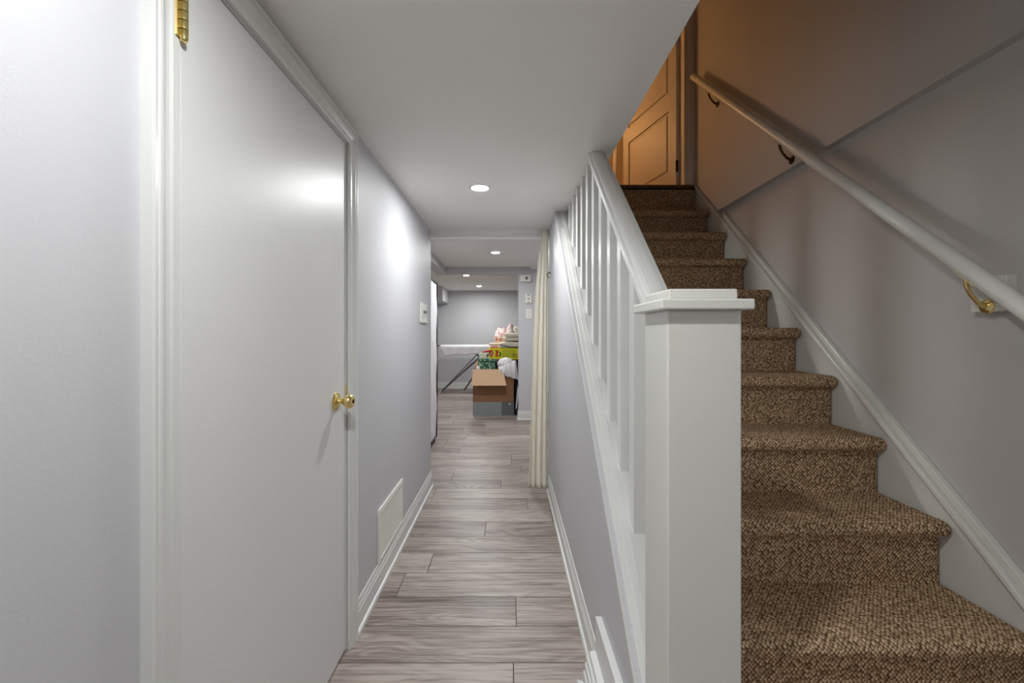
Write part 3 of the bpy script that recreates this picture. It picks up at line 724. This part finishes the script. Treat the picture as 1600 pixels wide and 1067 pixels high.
for r_ in range(3):
    for q in range(4):
        box(bm, c3.x-.04+q*.022, c3.x-.04+q*.022+.015, yf-.003, yf, c3.z-.032+r_*.026, c3.z-.032+r_*.026+.015)
obj('brown_print', bm, M_pbrown, yb)

# towels and cloths above
ztop = b0.z
def folded(name, x0, x1, y0, y1, z0, z1, m, label, cat, layers=2, seed=1, stripe=None):
    t = thing(name, label, cat, ((x0+x1)/2, (y0+y1)/2, z0)); h = (z1-z0)/layers
    for l in range(layers):
        bm = bmesh.new(); xx0 = x0+.03*l; zc = z0+h*(l+.5)
        def shp(q): return Vector((q.x, q.y, q.z))
        tt = bmesh.ops.create_cube(bm, size=2); bmesh.ops.subdivide_edges(bm, edges=bm.edges[:], cuts=7, use_grid_fill=True)
        for v in bm.verts:
            p = v.co.copy(); n8 = (abs(p.x)**6+abs(p.y)**6+abs(p.z)**2.6)**(1/6) if True else 1
            s_ = max(abs(p.x), abs(p.y), abs(p.z)); p2 = Vector((p.x, p.y, p.z*(1-.35*abs(p.x)**6)*(1-.35*abs(p.y)**6)))
            nn = noise.noise(p2*1.7+Vector((seed+l*3, 0, 0)))
            v.co = Vector(((xx0+x1)/2+p2.x*(x1-xx0)/2, (y0+y1)/2+p2.y*(y1-y0)/2+.01*nn, zc+p2.z*h/2*(1+.18*nn)-(.02*(1-p2.x) if l == 0 and stripe else 0)*0))
        o_ = obj('fold', bm, m, t, smooth=True)
    return t
a = P(781, 551, 7.1); b_ = P(812, 531, 7.1)
tw = folded('folded_towel', a.x-.01, b_.x, 7.06, 7.30, ztop+.004, ztop+.105, M_cream, 'cream folded towel with a dark stripe on the yellow box', 'towel', 1, 1)
bm = bmesh.new(); sx0, sx1 = P(782, 545, 7.05).x, P(809, 549, 7.05).x
rows = []
for i in range(21):
    s = i/20; x = sx0+(sx1-sx0)*s; z = ztop+.06-.035*math.sin(min(1, s*1.4)*math.pi/2); rows.append((x, z))
tube(bm, [(x, 7.052, z) for x, z in rows], .006, 6); obj('dark_stripe', bm, M_dark, tw)
folded('bath_towel', P(786, 540, 7.15).x, b_.x-.01, 7.09, 7.30, ztop+.116, ztop+.25, M_cream, 'thick rumpled cream towel, top one over the striped towel', 'towel', 2, 9)
a = P(764, 545, 7.15); b_ = P(780, 537, 7.15)
folded('pink_cloth', a.x, b_.x-.01, 7.12, 7.36, ztop+.036, ztop+.085, M_pink, 'flat pale pink cloth on the left end of the yellow box', 'cloth', 1, 4)
folded('orange_cloth', a.x+.02, b_.x-.02, 7.11, 7.35, ztop+.001, ztop+.028, M_orange, 'thin orange cloth under the pale pink cloth', 'cloth', 1, 5)
bm = bmesh.new(); c = P(783.5, 525, 7.5); blob(bm, (c.x, 7.52, c.z-.01), (.12, .11, .16), .16, 2.2, 2, 4); tag(obj('floral_bundle', bm, M_floral, smooth=True), 'round white bundle with red floral print on the pink cloth', 'bundle')
def neck(q): return q
bm = bmesh.new(); p0 = P(788, 543, 7.38); p1 = P(799, 507, 7.38)
tube(bm, [p0+Vector((0, -.01, 0)), p0.lerp(p1, .3)+Vector((.02, 0, 0)), p0.lerp(p1, .62)+Vector((.03, 0, 0)), p0.lerp(p1, .82), p1, p1+Vector((.0, 0, .01))], [.03, .055, .066, .056, .035, .01], 16)
for v in bm.verts: v.co += Vector((1, .5, 1))*.02*noise.noise(v.co*12)
tag(obj('knotted_bag', bm, M_pinkmarb, smooth=True), 'pinkish white knotted bag peaking above the towels', 'bag')
bm = bmesh.new(); c = P(805.5, 526, 7.5); blob(bm, (c.x, 7.52, c.z-.06), (.075, .07, .12), .2, 3, 6, 3); tag(obj('knitted_hat', bm, M_grey, smooth=True), 'grey knitted bundle at the right behind the pinkish bag', 'bundle')
bm = bmesh.new(); c = P(807, 515, 7.4); box(bm, c.x-.05, c.x+.06, 7.62, 7.69, ztop+.0, c.z+.06); tag(obj('cream_cushion', bm, M_cream, bevel=.03, seg=4), 'cream cushion standing upright behind the towels', 'cushion')
bm = bmesh.new(); p0 = P(757, 549, 7.0); tube(bm, [(p0.x-.04, 7.06, p0.z-.015), (p0.x+.05, 7.05, p0.z), (p0.x+.10, 7.08, p0.z+.002)], [.012, .018, .012], 10); tag(obj('red_cloth_strip', bm, M_red, smooth=True), 'small red strip of cloth left of the yellow box', 'cloth')
# white bag
wb = thing('white_plastic_bag', 'round white plastic bag with trailing film over the box corner', 'bag', (-.05, 6.6, .6))
c = P(790, 568.5, 6.69); bm = bmesh.new(); blob(bm, c, (.13, .095, .10), .08, 1.8, 5, 5); obj('filled_body', bm, M_white, wb, smooth=True)
bm = bmesh.new(); rows = []
A = [P(778, 574, 6.56), P(806, 562, 6.56)]; Bq = [P(786, 586, 6.50), P(810, 593.5, 6.50)]
for j in range(13):
    v = j/12; row = []
    for i in range(25):
        u = i/24; p = A[0].lerp(A[1], u).lerp(Bq[0].lerp(Bq[1], u), v)
        row.append(bm.verts.new(p+Vector((0, -.03*math.sin(v*3.14)-.012*math.sin(u*22+v*3), .006*math.sin(u*17)))))
    rows.append(row)
for a, b_ in zip(rows, rows[1:]):
    for i in range(24): bm.faces.new((a[i], a[i+1], b_[i+1], b_[i]))
obj('trailing_film', bm, M_bag, wb, smooth=True)
# white panel leaning on the crate between box and partition
a = P(804.5, 640, 6.62); b_ = P(809.5, 605, 6.62)
bm = bmesh.new(); prism(bm, [(a.x+.01, .09), (a.x+.03, .09), (b_.x+.02, .42), (b_.x-.01, .42)], 'y', 6.60, 6.95)
tag(obj('foam_board', bm, M_white, bevel=.004), 'narrow white panel between the cardboard box and the partition edge', 'panel')
bm = bmesh.new(); box(bm, .085, .16, 6.58, 7.0, 0, .089); tag(obj('black_bag', bm, M_black, bevel=.02, seg=3), 'low black bag on the floor beside the cardboard box', 'bag')
